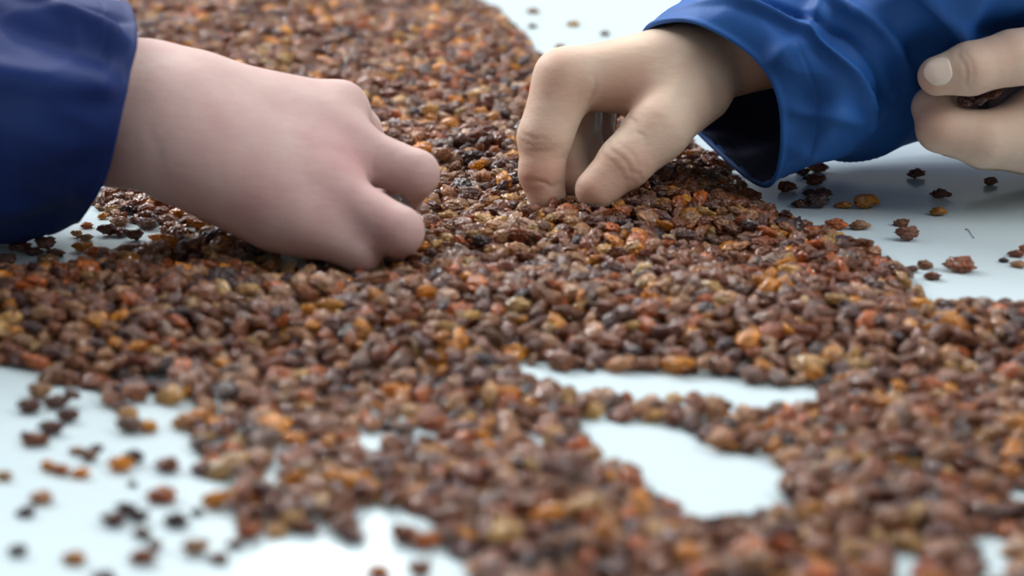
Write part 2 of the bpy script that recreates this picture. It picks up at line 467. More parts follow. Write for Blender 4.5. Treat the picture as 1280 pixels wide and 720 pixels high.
# loose raisins: px, py (centre as seen), length in pixels, colour, label
LOOSE = [
    (50, 489, 24, 'tan', 'tan raisin, upper of the huddle at the lower left just below the heap edge'),
    (37, 507, 26, 'maroon', 'dark maroon raisin touching the underside of a tan one, lower left'),
    (70, 502, 28, 'maroon', 'long maroon raisin lying flat beside the huddle below the left heap edge'),
    (91, 499, 17, 'mauve brown', 'small greyish raisin at the right end of the long maroon one'),
    (85, 519, 22, 'maroon', 'tilted dark maroon raisin, top of the curved row at lower left'),
    (64, 534, 27, 'maroon', 'maroon raisin in the middle of the curved row at lower left'),
    (32, 540, 12, 'dark purple', 'tiny dark raisin at the left end of the curved row'),
    (44, 548, 27, 'reddish brown', 'rust coloured raisin at the lower left end of the curved row'),
    (95, 559, 15, 'tan', 'small tan raisin, left arm of the u-shaped trio on the white table'),
    (111, 567, 20, 'mauve brown', 'brownish raisin, bottom of the u-shaped trio on the white table'),
    (120, 555, 13, 'dark purple', 'tiny dark raisin, right arm of the u-shaped trio on the table'),
    (61, 579, 17, 'amber', 'amber raisin, left end of the short golden row at lower left'),
    (76, 584, 22, 'orange', 'orange raisin, middle of the short golden row at lower left'),
    (101, 588, 21, 'amber', 'amber raisin, right end of the short golden row at lower left'),
    (151, 579, 27, 'amber', 'plump amber raisin leaning on a purple one at lower left'),
    (166, 570, 24, 'dark purple', 'dark purple raisin behind the plump amber one at lower left'),
    (165, 599, 11, 'dark purple', 'speck-sized purple raisin below the plump amber one'),
    (5, 591, 18, 'pale golden', 'pale golden raisin cut by the left edge of the picture'),
    (50, 619, 25, 'tan', 'tan wedge-shaped raisin touching a small purple one near the left edge'),
    (32, 636, 19, 'dark purple', 'small purple raisin below the tan wedge near the left edge'),
    (22, 685, 19, 'dark purple', 'lone dark purple raisin in the bottom left corner'),
    (91, 694, 25, 'amber', 'lone round amber raisin near the bottom left corner'),
    (141, 647, 27, 'maroon', 'dark maroon raisin at the left end of the hooked chain at lower left'),
    (158, 634, 24, 'dark purple', 'purple raisin on top of the hooked chain at lower left'),
    (173, 642, 22, 'dark purple', 'purple raisin at the bend of the hooked chain at lower left'),
    (178, 662, 20, 'mauve brown', 'mauve raisin halfway down the hooked chain at lower left'),
    (193, 679, 16, 'mauve brown', 'small mauve raisin near the foot of the hooked chain'),
    (178, 694, 28, 'reddish brown', 'dark rust raisin at the foot of the hooked chain, near the bottom edge'),
    (129, 720, 27, 'dark purple', 'dark purple raisin cut by the bottom edge at lower left'),
    (152, 506, 20, 'maroon', 'dark raisin at the top of the cluster that hangs off the left heap edge'),
    (160, 517, 22, 'pale golden', 'pale golden raisin within the cluster hanging off the left heap edge'),
    (162, 532, 26, 'mauve brown', 'mauve raisin at the bottom of the cluster hanging off the left heap edge'),
    (184, 530, 22, 'amber', 'amber raisin at the right end of the cluster hanging off the left heap edge'),
    (233, 527, 31, 'tan', 'light tan raisin sticking out of the heap edge above a lone rust one'),
    (209, 580, 27, 'reddish brown', 'lone flat rust raisin on the white table between heap edge and amber raisin'),
    (201, 618, 31, 'orange', 'lone flat orange-brown raisin above a purple one at lower left'),
    (220, 648, 27, 'dark purple', 'lone dark purple raisin just below the flat orange-brown one'),
    (246, 635, 14, 'dark purple', 'tiny purple raisin touching the bow-tie pair of amber raisins'),
    (268, 625, 27, 'amber', 'larger amber raisin of the bow-tie pair at lower left'),
    (293, 625, 20, 'amber', 'smaller amber raisin of the bow-tie pair at lower left'),
    (244, 682, 29, 'tan', 'lone tan raisin at the start of the wavy chain near the bottom edge'),
    (272, 693, 22, 'mauve brown', 'mauve raisin in the trough of the wavy chain near the bottom edge'),
    (293, 676, 19, 'maroon', 'maroon raisin rising from the trough of the wavy chain'),
    (311, 664, 28, 'orange', 'orange-brown raisin on the crest of the wavy chain'),
    (252, 584, 26, 'maroon', 'maroon raisin at the left tip of the heap tongue at lower left'),
    (262, 565, 20, 'reddish brown', 'reddish raisin above the left tip of the heap tongue'),
    (430, 657, 34, 'reddish brown', 'large reddish raisin between two bright glare patches at the bottom'),
    (442, 668, 26, 'maroon', 'dark maroon raisin under the large reddish one between the glare patches'),
    (524, 712, 26, 'reddish brown', 'lone rust raisin at the bottom edge right of the glare'),
    (473, 712, 26, 'orange', 'orange-brown raisin at the bottom edge inside the glare'),
    (508, 668, 30, 'reddish brown', 'reddish raisin, left of three just right of the glare at the bottom'),
    (532, 676, 28, 'orange', 'orange raisin, middle of three just right of the glare at the bottom'),
    (556, 670, 28, 'mauve brown', 'mauve raisin, right of three just right of the glare at the bottom'),
    (985, 233, 23, 'reddish brown', 'reddish raisin just right of the blue cuff\'s lowest point'),
    (1003, 212, 18, 'maroon', 'small dark raisin at the upper left of the clump beside the blue cuff'),
    (1022, 209, 27, 'reddish brown', 'reddish raisin at the top of the clump beside the blue cuff'),
    (1018, 224, 26, 'reddish brown', 'red-brown raisin in the middle of the clump beside the blue cuff'),
    (1013, 238, 18, 'maroon', 'dark red raisin at the lower left of the clump beside the blue cuff'),
    (1030, 240, 20, 'maroon', 'dark raisin at the lower right of the clump beside the blue cuff'),
    (1001, 253, 21, 'maroon', 'blackish raisin at the lowest left corner of the clump'),
    (1021, 254, 27, 'dark purple', 'blackish raisin at the very bottom of the clump beside the blue cuff'),
    (1054, 254, 20, 'amber', 'olive amber raisin, left of the touching pair on the right of the table'),
    (1082, 254, 31, 'amber', 'large amber raisin, right of the touching pair on the right of the table'),
    (1045, 280, 27, 'orange', 'orange raisin resting at the right edge of the heap under the amber pair'),
    (1075, 280, 24, 'tan', 'flat tan raisin lying alone below the large amber one'),
    (1145, 216, 21, 'maroon', 'dark raisin alone on the table left below the nearer hand'),
    (1176, 241, 24, 'maroon', 'dark brown tilted raisin above a small amber one, right of the table'),
    (1173, 263, 20, 'amber', 'small amber raisin just under the dark brown tilted one'),
    (1238, 225, 17, 'brown', 'small brown raisin directly under the near hand at the right'),
    (1127, 276, 18, 'brown', 'small upright brown raisin above a wrinkled oval one'),
    (1133, 294, 28, 'brown', 'wrinkled oval brown raisin in the middle of the bare table at right'),
    (1200, 332, 37, 'reddish brown', 'longest loose raisin, flat and reddish, low on the bare table at right'),
    (1255, 321, 12, 'dark purple', 'tiny black raisin left of the cluster at the right edge'),
    (1270, 314, 19, 'reddish brown', 'reddish raisin in the cluster cut by the right edge'),
    (1272, 327, 18, 'tan', 'tan raisin at the bottom of the cluster cut by the right edge'),
    (1282, 309, 18, 'orange', 'orange raisin cut by the right edge of the picture'),
    (1140, 333, 18, 'mauve brown', 'mauve raisin, left of the trio at the right tip of the heap'),
    (1157, 329, 18, 'brown', 'brown raisin, top of the trio at the right tip of the heap'),
    (1165, 342, 20, 'reddish brown', 'flat reddish raisin, lowest of the trio at the right tip of the heap'),
    (140, 261, 20, 'pale golden', 'pale golden raisin beside the blue cuff at the left'),
    (129, 267, 14, 'amber', 'small amber raisin just below the pale golden one by the left cuff'),
    (108, 278, 15, 'orange', 'small orange raisin touching the left cuff\'s lower edge'),
    (95, 290, 14, 'pale golden', 'small pale raisin, left of a pair right below the left cuff'),
    (107, 294, 19, 'tan', 'tan raisin, right of a pair right below the left cuff'),
    (103, 307, 24, 'amber', 'amber raisin under the small pair below the left cuff'),
    (119, 315, 28, 'orange', 'pale orange raisin at the heap edge below the left wrist'),
    (133, 288, 23, 'maroon', 'maroon raisin, left of the clump on the white patch at left'),
    (148, 288, 23, 'maroon', 'maroon raisin, right of the clump on the white patch at left'),
    (149, 275, 24, 'tan', 'tan raisin lying on top of the clump on the white patch at left'),
    (167, 294, 22, 'maroon', 'flat maroon raisin right beside the clump on the white patch'),
    (183, 279, 23, 'mauve brown', 'mauve raisin at the heap\'s edge behind the white patch at left'),
    (196, 295, 21, 'amber', 'yellow amber raisin at the right end of the white patch at left'),
    (24, 307, 27, 'maroon', 'flat maroon raisin in the shade of the left sleeve'),
    (42, 313, 24, 'maroon', 'maroon raisin, left of the clump below the left sleeve'),
    (56, 305, 26, 'mauve brown', 'mauve raisin at the top of the clump below the left sleeve'),
    (69, 314, 22, 'reddish brown', 'reddish raisin, right of the clump below the left sleeve'),
    (60, 323, 26, 'tan', 'tan raisin, lowest of the clump below the left sleeve'),
    (8, 325, 24, 'maroon', 'maroon raisin against the left edge below the left sleeve'),
    (666, 12, 15, 'tan', 'blurred tan raisin far back on the bare table left of the blue cuff'),
    (666, 30, 12, 'mauve brown', 'blurred greyish speck of a raisin, nearer of two far back'),
    (716, 28, 16, 'pale golden', 'blurred pale raisin far back, closest to the blue cuff'),
    (700, 56, 13, 'tan', 'blurred tan raisin beside the far hand\'s knuckles'),
    (756, 40, 12, 'mauve brown', 'faint blurred greyish raisin on the table behind the far wrist'),
]
r0 = np.random.default_rng(21)
# anchors first: everything on the bare belt, far ones first
for px, py, ln, col, lab in LOOSE:
    zc0 = 0.0025
    x, y = ground(px, py, zc0)
    sc = project(x, y, zc0)[2]
    a = ln / 2 / F_PX * sc * (1.36 if py > 440 else 1.2)
    sid = int(r0.integers(len(SHAPES)))
    ext = SHAPES[sid][1]
    ang = (r0.random() - 0.5) * 0.7
    b_, c_ = a * ext[1], a * ext[2] * (1.3 if py > 440 else 1.12)
    res = drop(x, y, a, b_, c_, ang, 0.80, limit=False)
    if res is None:
        res = (c_ * 0.92, 0, 0)
    z, tx, ty = res
    lift = z > c_ * 1.05
    rt = rot_from(ang, (r0.random() - 0.5) * 0.5, tx * 0.4 if lift else 0, ty * 0.4 if lift else 0)
    placed.append([x, y, z, rt, a, sid, tint_var(col, r0), col, lab])
n_loose = len(placed)

# the heap: drop raisins in random order until it reaches its limit height
cells = np.argwhere((LIM > 0) & (PXg > -150) & (PXg < 1430) & (PYg > -70) & (PYg < 790))
N_TRY = 62000
pick = cells[rng.integers(len(cells), size=N_TRY)]
jit = rng.random((N_TRY, 2))
sizes = np.clip(rng.normal(0.0054, 0.0010, N_TRY), 0.0030, 0.0080)
tints = rng.choice(len(TNAMES), size=N_TRY, p=TP)
sids = rng.integers(len(SHAPES), size=N_TRY)
angs = rng.random(N_TRY) * math.tau
rolls = (rng.random(N_TRY) - 0.5) * 1.6
for k in range(N_TRY):
    x = X0 + (pick[k, 0] + jit[k, 0]) * G
    y = Y0 + (pick[k, 1] + jit[k, 1]) * G
    a = sizes[k]
    ext = SHAPES[sids[k]][1]
    roll = rolls[k]
    res = drop(x, y, a * 0.95, a * ext[1] * 0.92, a * ext[2], angs[k], 0.62)
    if res is None:
        continue
    z, tx, ty = res
    rt = rot_from(angs[k], roll, max(-1, min(1, tx * 0.9)) + random.uniform(-.25, .25), max(-1, min(1, ty * 0.9)) + random.uniform(-.25, .25))
    placed.append([x, y, z, rt, a, int(sids[k]), tint_var(TNAMES[tints[k]], rng), TNAMES[tints[k]], None])

# which heap raisins show largest: top of the pile, in frame, nearest
show = []
for k in range(n_loose, len(placed)):
    x, y, z, rt, a, sid, tc_, tn, lab = placed[k]
    px, py, zc = project(x, y, z)
    if not (4 < px < 1276 and 4 < py < 716):
        continue
    i, j = int((x - X0) / G), int((y - Y0) / G)
    if Hf[i, j] > z + a * SHAPES[sid][1][2] + 0.0012:
        continue                              # buried
    show.append((-(a / zc), k))
show.sort()
HEAP_N = 296 - n_loose
chosen = {k for _, k in show[:HEAP_N]}


def place_raisin(rec, first_cache={}):
    x, y, z, rt, a, sid, tcol, tn, lab = rec
    me = SHAPES[sid][0]
    if sid in first_cache:
        o = first_cache[sid].copy()
    else:
        o = bpy.data.objects.new('raisin', me); first_cache[sid] = o
    C.objects.link(o)
    for k_ in ('label', 'category', 'group'):
        if k_ in o:
            del o[k_]
    o.location = (x, y, z); o.rotation_euler = rt; o.scale = (a, a, a)
    o['tint'] = [float(tcol[0]), float(tcol[1]), float(tcol[2])]
    return o


for rec, src_ in zip(placed[:n_loose], LOOSE):
    o = place_raisin(rec)
    o.scale.z *= 1.3 if src_[1] > 440 else 1.12
    tag(o, rec[8], 'raisin', 'loose raisins scattered on the bare white table')


HX = ['at the left edge', 'near the left edge', 'well left of centre', 'left of centre', 'just left of centre',
      'just right of centre', 'right of centre', 'well right of centre', 'near the right edge', 'at the right edge']
VY = [(430, 'in the bank across the middle'), (500, 'level with the narrow bare strip'), (560, 'level with the wide bare patch'),
      (610, 'in the front heap'), (655, 'low in the front heap'), (690, 'very low in the front heap'), (999, 'along the bottom edge')]
ORD = ['leftmost', 'second from left', 'third from left', 'fourth from left', 'fifth from left', 'sixth from left']
clusters = {}
for k in sorted(chosen):
    rec = placed[k]
    px, py, _ = project(rec[0], rec[1], rec[2])
    vz = next(t for lim, t in VY if py < lim)
    clusters.setdefault((rec[7], vz, HX[min(9, max(0, int(px / 128)))]), []).append((px, k))
for (tn, vz, hx), mem in clusters.items():
    mem.sort()
    for q, (px, k) in enumerate(mem):
        o = place_raisin(placed[k])
        lab = f'{tn} raisin {vz}, {hx}'
        if len(mem) > 1:
            lab += ', ' + ('rightmost' if q == len(mem) - 1 else ORD[min(q, 5)])
        tag(o, lab, 'raisin', 'raisins lying uppermost in the heap ' + ('along the front' if vz != VY[0][1] else 'across the middle'))

# all the others: one object, instanced on points
rest = [placed[k] for k in range(n_loose, len(placed)) if k not in chosen]
print('RAISINS', len(placed), 'loose', n_loose, 'single', len(chosen), 'stuff', len(rest))
src = bpy.data.collections.new('raisin_shapes')
for s, (me, ext) in enumerate(SHAPES):
    so = bpy.data.objects.new('raisin_shape_%02d' % s, me)
    src.objects.link(so)
pm = bpy.data.meshes.new('raisin_heap')
pm.from_pydata([tuple(float(c) for c in r[:3]) for r in rest], [], [])
for nm, ty, data in (('rot', 'FLOAT_VECTOR', [tuple(r[3]) for r in rest]), ('size', 'FLOAT', [r[4] for r in rest]),
                     ('pick', 'INT', [r[5] for r in rest]), ('tint', 'FLOAT_VECTOR', [tuple(r[6]) for r in rest])):
    at = pm.attributes.new(nm, ty, 'POINT')
    if ty == 'FLOAT_VECTOR':
        at.data.foreach_set('vector', np.array(data, float).ravel())
    else:
        at.data.foreach_set('value', np.array(data))
pm.materials.append(M_RAISIN)
heap = bpy.data.objects.new('raisin_heap', pm)
C.objects.link(heap)
tag(heap, 'thick heap of mixed brown, maroon and amber raisins spread over the white table', 'raisins', None, 'stuff')
ng = bpy.data.node_groups.new('raisins_on_points', 'GeometryNodeTree')
ng.interface.new_socket('Geometry', in_out='INPUT', socket_type='NodeSocketGeometry')
ng.interface.new_socket('Geometry', in_out='OUTPUT', socket_type='NodeSocketGeometry')
gi, go = ng.nodes.new('NodeGroupInput'), ng.nodes.new('NodeGroupOutput')
ci = ng.nodes.new('GeometryNodeCollectionInfo')
ci.inputs['Collection'].default_value = src
ci.inputs['Separate Children'].default_value = True
ci.inputs['Reset Children'].default_value = True
ip = ng.nodes.new('GeometryNodeInstanceOnPoints')
ip.inputs['Pick Instance'].default_value = True


def named(nm, ty):
    n_ = ng.nodes.new('GeometryNodeInputNamedAttribute'); n_.data_type = ty
    n_.inputs['Name'].default_value = nm
    return n_.outputs['Attribute']


ng.links.new(gi.outputs[0], ip.inputs['Points'])
ng.links.new(ci.outputs[0], ip.inputs['Instance'])
ng.links.new(named('pick', 'INT'), ip.inputs['Instance Index'])
e2r = ng.nodes.new('FunctionNodeEulerToRotation')
ng.links.new(named('rot', 'FLOAT_VECTOR'), e2r.inputs[0])
ng.links.new(e2r.outputs[0], ip.inputs['Rotation'])
ng.links.new(named('size', 'FLOAT'), ip.inputs['Scale'])
ng.links.new(ip.outputs[0], go.inputs[0])
md = heap.modifiers.new('raisins', 'NODES'); md.node_group = ng

# ------------------------------------------------------------------ hands as smooth distance fields
def smin(a, b, k):
    h = np.clip(0.5 + 0.5 * (b - a) / k, 0, 1)
    return b * (1 - h) + a * h - k * h * (1 - h)


def build_field(h, palm, fingers, k_palm=0.012, k_web=0.008, k_joint=0.003, creases=(), k_last=0.0008):
    pts = [np.array(s[0]) for s in palm] + [np.array(s[2]) for s in palm] + [np.array(p) for f in fingers for p, r in f]
    lo = np.min(pts, 0) - 0.034; hi = np.max(pts, 0) + 0.034
    n = np.ceil((hi - lo) / h).astype(int) + 1
    ax = [(lo[i] + np.arange(n[i]) * h).astype(np.float32) for i in range(3)]
    BIG = np.float32(0.06)

    def capsule(D, a, ra, b, rb, k):
        m = max(ra, rb) + 0.022
        sl = []
        for i in range(3):
            l_, h_ = min(a[i], b[i]) - m, max(a[i], b[i]) + m
            i0 = max(0, int((l_ - lo[i]) / h)); i1 = min(n[i], int((h_ - lo[i]) / h) + 2)
            sl.append(slice(i0, i1))
        X = ax[0][sl[0]][:, None, None] - a[0]; Y = ax[1][sl[1]][None, :, None] - a[1]; Z = ax[2][sl[2]][None, None, :] - a[2]
        d = np.array(b) - np.array(a); L2 = float(d @ d) + 1e-12
        t = np.clip((X * d[0] + Y * d[1] + Z * d[2]) / L2, 0, 1)
        q = np.sqrt((X - t * d[0]) ** 2 + (Y - t * d[1]) ** 2 + (Z - t * d[2]) ** 2) - (ra + (rb - ra) * t)
        sub = D[tuple(sl)]
        D[tuple(sl)] = smin(sub, q.astype(np.float32), k)

    Dp = np.full(n, BIG, np.float32)
    for a, ra, b, rb in palm:
        capsule(Dp, a, ra, b, rb, k_palm)
    for f in fingers:
        if len(f) >= 2:
            (a, ra), (b, rb) = f[0], f[1]
            capsule(Dp, a, ra, b, rb, k_web)
    for f in fingers:
        Df = np.full(n, BIG, np.float32)
        for (a, ra), (b, rb) in zip(f[:-1], f[1:]):
            capsule(Df, a, ra, b, rb, k_joint)
        Dp = smin(Dp, Df, k_last)
    for c, axis, wdt, amp, R in creases:
        axis = np.array(axis) / np.linalg.norm(axis)
        i0 = np.maximum(0, ((np.array(c) - R * 1.6 - lo) / h).astype(int)); i1 = np.minimum(n, ((np.array(c) + R * 1.6 - lo) / h).astype(int) + 2)
        sl = tuple(slice(i0[i], i1[i]) for i in range(3))
        X = ax[0][sl[0]][:, None, None] - c[0]; Y = ax[1][sl[1]][None, :, None] - c[1]; Z = ax[2][sl[2]][None, None, :] - c[2]
        s = X * axis[0] + Y * axis[1] + Z * axis[2]
        rr = np.sqrt(X * X + Y * Y + Z * Z)
        s = s + 0.0009 * np.sin(rr * 700 + X * 300)
        Dp[sl] += (amp * np.exp(-(s / wdt) ** 2) * np.exp(-(rr / R) ** 4)).astype(np.float32)
    return Dp, lo, h


def surface_nets(D, lo, h):
    S = D < 0
    n = D.shape
    cnt = np.zeros((n[0] - 1, n[1] - 1, n[2] - 1), np.int8)
    for i in (0, 1):
        for j in (0, 1):
            for k in (0, 1):
                cnt += S[i:n[0] - 1 + i, j:n[1] - 1 + j, k:n[2] - 1 + k]
    act = (cnt > 0) & (cnt < 8)
    idx = np.full(act.shape, -1, np.int64)
    cells_ = np.argwhere(act)
    idx[act] = np.arange(len(cells_))
    acc = np.zeros((len(cells_), 3)); wt = np.zeros(len(cells_))
    corners = [(i, j, k) for i in (0, 1) for j in (0, 1) for k in (0, 1)]
    val = {c: D[cells_[:, 0] + c[0], cells_[:, 1] + c[1], cells_[:, 2] + c[2]] for c in corners}
    for c in corners:
        for axn in range(3):
            if c[axn] == 0:
                e = list(c); e[axn] = 1; e = tuple(e)
                va, vb = val[c], val[e]
                cr = (va < 0) != (vb < 0)
                t = np.where(cr, va / np.where(cr, va - vb, 1), 0)
                p = np.array(c, float)[None] + np.zeros((len(cells_), 3)); p[:, axn] += t
                acc += p * cr[:, None]; wt += cr
    verts = (cells_ + acc / wt[:, None]) * h + lo
    faces = []
    for axn in range(3):
        a = [slice(None)] * 3; b = [slice(None)] * 3
        a[axn] = slice(0, -1); b[axn] = slice(1, None)
        A, B = S[tuple(a)], S[tuple(b)]
        ch = np.argwhere(A != B)
        u, v = (axn + 1) % 3, (axn + 2) % 3
        ok = (ch[:, u] > 0) & (ch[:, v] > 0) & (ch[:, u] < n[u] - 1) & (ch[:, v] < n[v] - 1)
        ch = ch[ok]
        ins = A[ch[:, 0], ch[:, 1], ch[:, 2]]
        q = []
        for du, dv in ((0, 0), (-1, 0), (-1, -1), (0, -1)):
            c = ch.copy(); c[:, u] += du; c[:, v] += dv
            q.append(idx[c[:, 0], c[:, 1], c[:, 2]])
        q = np.stack(q, 1)
        q[~ins] = q[~ins][:, ::-1]
        faces.append(q)
    return verts, np.concatenate(faces)


def make_arm(palm, fingers, mat_, parent, flush_pts, creases=(), h=0.001, tendons=(), **kw):
    D, lo, h = build_field(h, palm, fingers, creases=creases, **kw)
    verts, faces = surface_nets(D, lo, h)
    fl = np.zeros(len(verts))
    for c, R, amt in flush_pts:
        d = np.linalg.norm(verts - np.array(c), axis=1)
        fl = np.maximum(fl, amt * np.exp(-(d / R) ** 2))
    me = bpy.data.meshes.new('arm')
    me.vertices.add(len(verts)); me.vertices.foreach_set('co', verts.ravel())
    me.loops.add(faces.size); me.loops.foreach_set('vertex_index', faces.ravel().astype(np.int32))
    me.polygons.add(len(faces)); me.polygons.foreach_set('loop_start', np.arange(0, faces.size, 4, dtype=np.int32))
    me.polygons.foreach_set('use_smooth', np.ones(len(faces), bool))
    me.update(calc_edges=True); me.validate()
    at = me.attributes.new('flush', 'FLOAT', 'POINT'); at.data.foreach_set('value', fl)
    me.materials.append(mat_)
    o = bpy.data.objects.new('arm', me)
    C.objects.link(o)
    o.parent = parent
    o.matrix_parent_inverse = parent.matrix_basis.inverted()
    return o


def seg(a, ra, b, rb):
    return (P(*a), ra / 1000, P(*b), rb / 1000)


def fin(*pts):
    return [(P(p[0], p[1], p[2]), p[3] / 1000) for p in pts]


def crease(px, py, Y, ax_px, wdt, amp, R):
    c = P(px, py, Y)
    d = P(px + ax_px[0], py + ax_px[1], Y + (ax_px[2] if len(ax_px) > 2 else 0)) - c
    return (c, d, wdt / 1000, amp / 1000, R / 1000)


def person(label, loc):
    o = bpy.data.objects.new('person', None)
    C.objects.link(o)
    o.location = loc
    o.empty_display_size = 0.1
    tag(o, label, 'person')
    return o


# ---- worker at the left: one hand with bent fingers
left = person('person at the left in a navy blue jacket, one bare hand picking with bent fingers', (-0.75, 0.97, 0.0))
palmL = [
    seg((-330, 40, 1.00), 30, (-60, 100, .985), 25), seg((-60, 95, .985), 24, (170, 117, .975), 21),
    seg((-60, 150, .965), 25, (160, 163, .958), 21.5), seg((160, 118, .975), 21, (230, 125, .972), 18.5), seg((150, 163, .958), 21.5, (230, 170, .955), 20),
    seg((210, 122, .978), 18, (425, 137, .995), 11.5), seg((220, 140, .968), 18, (432, 188, .972), 13),
    seg((220, 160, .957), 19, (412, 240, .945), 14), seg((215, 170, .95), 19, (385, 276, .932), 12),
    seg((262, 205, .945), 20, (345, 265, .937), 16), seg((230, 150, .962), 20, (400, 212, .958), 15.5), seg((240, 185, .955), 19, (390, 255, .944), 14), seg((260, 140, .975), 18, (405, 162, .98), 13.5),
    seg((240, 150, .985), 20, (370, 200, .985), 19),
]
finL = [
    fin((425, 137, .995, 11.5), (450, 162, 1.012, 9.5), (478, 215, 1.025, 8.5), (482, 250, 1.02, 8)),
    fin((432, 186, .972, 12.6), (519, 217, .962, 10.4), (503, 246, .99, 9.0), (478, 272, 1.005, 8.5)),
    fin((408, 243, .942, 13.4), (499, 289, .924, 10.4), (486, 306, .95, 9), (455, 308, .975, 9)),
    fin((385, 281, .930, 12), (451, 313, .926, 9.4), (446, 326, .94, 8.5), (425, 328, .955, 8)),
    fin((260, 185, .99, 18), (370, 225, 1.005, 14), (440, 245, 1.01, 11), (482, 262, .995, 9.5)),
]
flushL = [(P(432, 180, .945), .022, .7), (P(412, 236, .92), .02, .6), (P(505, 212, .94), .016, .6), (P(484, 283, .915), .016, .5),
          (P(385, 280, .90), .02, .5), (P(446, 306, .905), .014, .5), (P(300, 150, .93), .03, .25), (P(350, 230, .92), .04, .3)]
crL = [crease(470, 196, .955, (1, .35), 0.9, 0.35, 12), crease(490, 205, .955, (1, .3), 0.9, 0.35, 12), crease(214, 205, .95, (1, -.2), 3.5, 1.0, 26)]
armL = make_arm(palmL, finL, M_SKIN_L, left, flushL, crL, k_palm=0.016, k_last=0.0006)

# ---- worker at the right: far hand picking, near hand closed round raisins
right = person('person at the right in a royal blue jacket, one hand picking, the other closed', (0.62, 1.09, 0.0))
palmM = [
    seg((1250, -50, 1.11), 31, (1010, 34, 1.078), 25), seg((1010, 34, 1.078), 25, (858, 88, 1.062), 18),
    seg((850, 84, 1.055), 18.5, (706, 100, 1.042), 13.5), seg((855, 80, 1.07), 18, (702, 96, 1.065), 13),
    seg((855, 82, 1.085), 17, (708, 98, 1.088), 12.5), seg((860, 86, 1.095), 16, (720, 104, 1.108), 12),
    seg((866, 110, 1.045), 19, (822, 162, 1.022), 13.5), seg((812, 112, 1.045), 11, (750, 106, 1.05), 9),
]
finM = [
    fin((706, 100, 1.042, 13.5), (681, 172, 1.03, 12.3), (677, 216, 1.024, 10.6), (684, 246, 1.02, 9)),
    fin((708, 98, 1.065, 13), (713, 148, 1.062, 11.5), (708, 200, 1.046, 10), (717, 227, 1.036, 8.8)),
    fin((708, 98, 1.086, 12.5), (720, 148, 1.077, 11.5), (728, 186, 1.063, 10), (734, 210, 1.054, 9)),
    fin((720, 104, 1.108, 12), (738, 146, 1.094, 11.5), (744, 182, 1.080, 10.5), (742, 206, 1.070, 9.5)),
    fin((822, 162, 1.022, 13.5), (781, 203, 1.01, 12), (745, 237, 1.003, 9.8)),
]
flushM = [(P(676, 182, 1.005), .014, .75), (P(690, 85, 1.02), .018, .35), (P(677, 225, 1.01), .016, .7), (P(765, 205, .995), .014, .6),
          (P(738, 236, .99), .012, .7), (P(712, 222, 1.03), .012, .7), (P(775, 120, 1.03), .016, .5), (P(735, 125, 1.02), .012, .5)]
crM = [crease(781, 203, 1.0, (-1, 1), 0.8, 0.5, 13), crease(773, 211, 1.0, (-1, 1), 0.7, 0.35, 12), crease(789, 195, 1.0, (-1, 1), 0.7, 0.3, 12),
       crease(658, 172, 1.015, (-.2, 1), 0.8, 0.5, 10), crease(656, 180, 1.015, (-.2, 1), 0.7, 0.4, 10), crease(684, 192, 1.01, (0, 1), 0.9, 0.5, 11),
       crease(680, 232, 1.01, (-.2, 1), 0.8, 0.7, 10), crease(738, 122, 1.025, (1, .35), 1.0, 0.8, 10), crease(722, 128, 1.02, (1, .3), 0.9, 0.5, 9),
       crease(790, 152, 1.01, (-1, .7), 0.9, 0.5, 12)]
armM = make_arm(palmM, finM, M_SKIN_R, right, flushM, crM, k_last=0.003)

palmN = [
    seg((1304, 158, 1.035), 21, (1400, 140, 1.05), 25), seg((1330, 70, 1.03), 16, (1400, 115, 1.045), 24),
    seg((1400, 135, 1.05), 25, (1470, 120, 1.055), 21), seg((1470, 120, 1.055), 21, (1640, 70, 1.07), 29),
    seg((1290, 170, 1.055), 17, (1400, 150, 1.06), 23), seg((1262, 118, 1.062), 11, (1320, 115, 1.055), 17),
]
finN = [
    fin((1330, 66, 1.03, 15.5), (1266, 72, 1.02, 12.6), (1212, 86, 1.012, 12), (1172, 95, 1.012, 9.2)),
    fin((1296, 168, 1.03, 18.5), (1230, 174, 1.02, 13), (1176, 160, 1.018, 11.2), (1166, 134, 1.027, 9.4), (1196, 130, 1.05, 9)),
    fin((1290, 172, 1.055, 17), (1232, 180, 1.045, 12), (1188, 165, 1.045, 11), (1200, 140, 1.062, 9)),
    fin((1300, 176, 1.075, 16), (1245, 182, 1.066, 11.5), (1205, 168, 1.068, 10.5), (1215, 145, 1.08, 9)),
    fin((1310, 178, 1.09, 15), (1262, 182, 1.085, 10.5), (1228, 172, 1.088, 9.5), (1235, 152, 1.09, 8)),
]
flushN = [(P(1172, 110, .998), .012, .6), (P(1212, 95, .995), .012, .35), (P(1160, 150, 1.0), .018, .5), (P(1200, 185, 1.0), .02, .35), (P(1160, 80, 1.0), .01, .5)]
crN = [crease(1206, 88, 1.0, (-1, .25), 0.8, 0.6, 12), crease(1214, 86, 1.0, (-1, .25), 0.7, 0.35, 11), crease(1262, 62, 1.0, (-.5, 1), 0.7, 0.35, 8),
       crease(1256, 68, 1.0, (-.3, 1), 0.7, 0.35, 8), crease(1222, 194, 1.005, (.25, 1), 0.7, 0.55, 11), crease(1236, 200, 1.005, (-.3, 1), 0.7, 0.4, 8), crease(1168, 140, 1.005, (.3, 1), 0.8, 0.5, 8)]
armN = make_arm(palmN, finN, M_SKIN_R, right, flushN, crN)

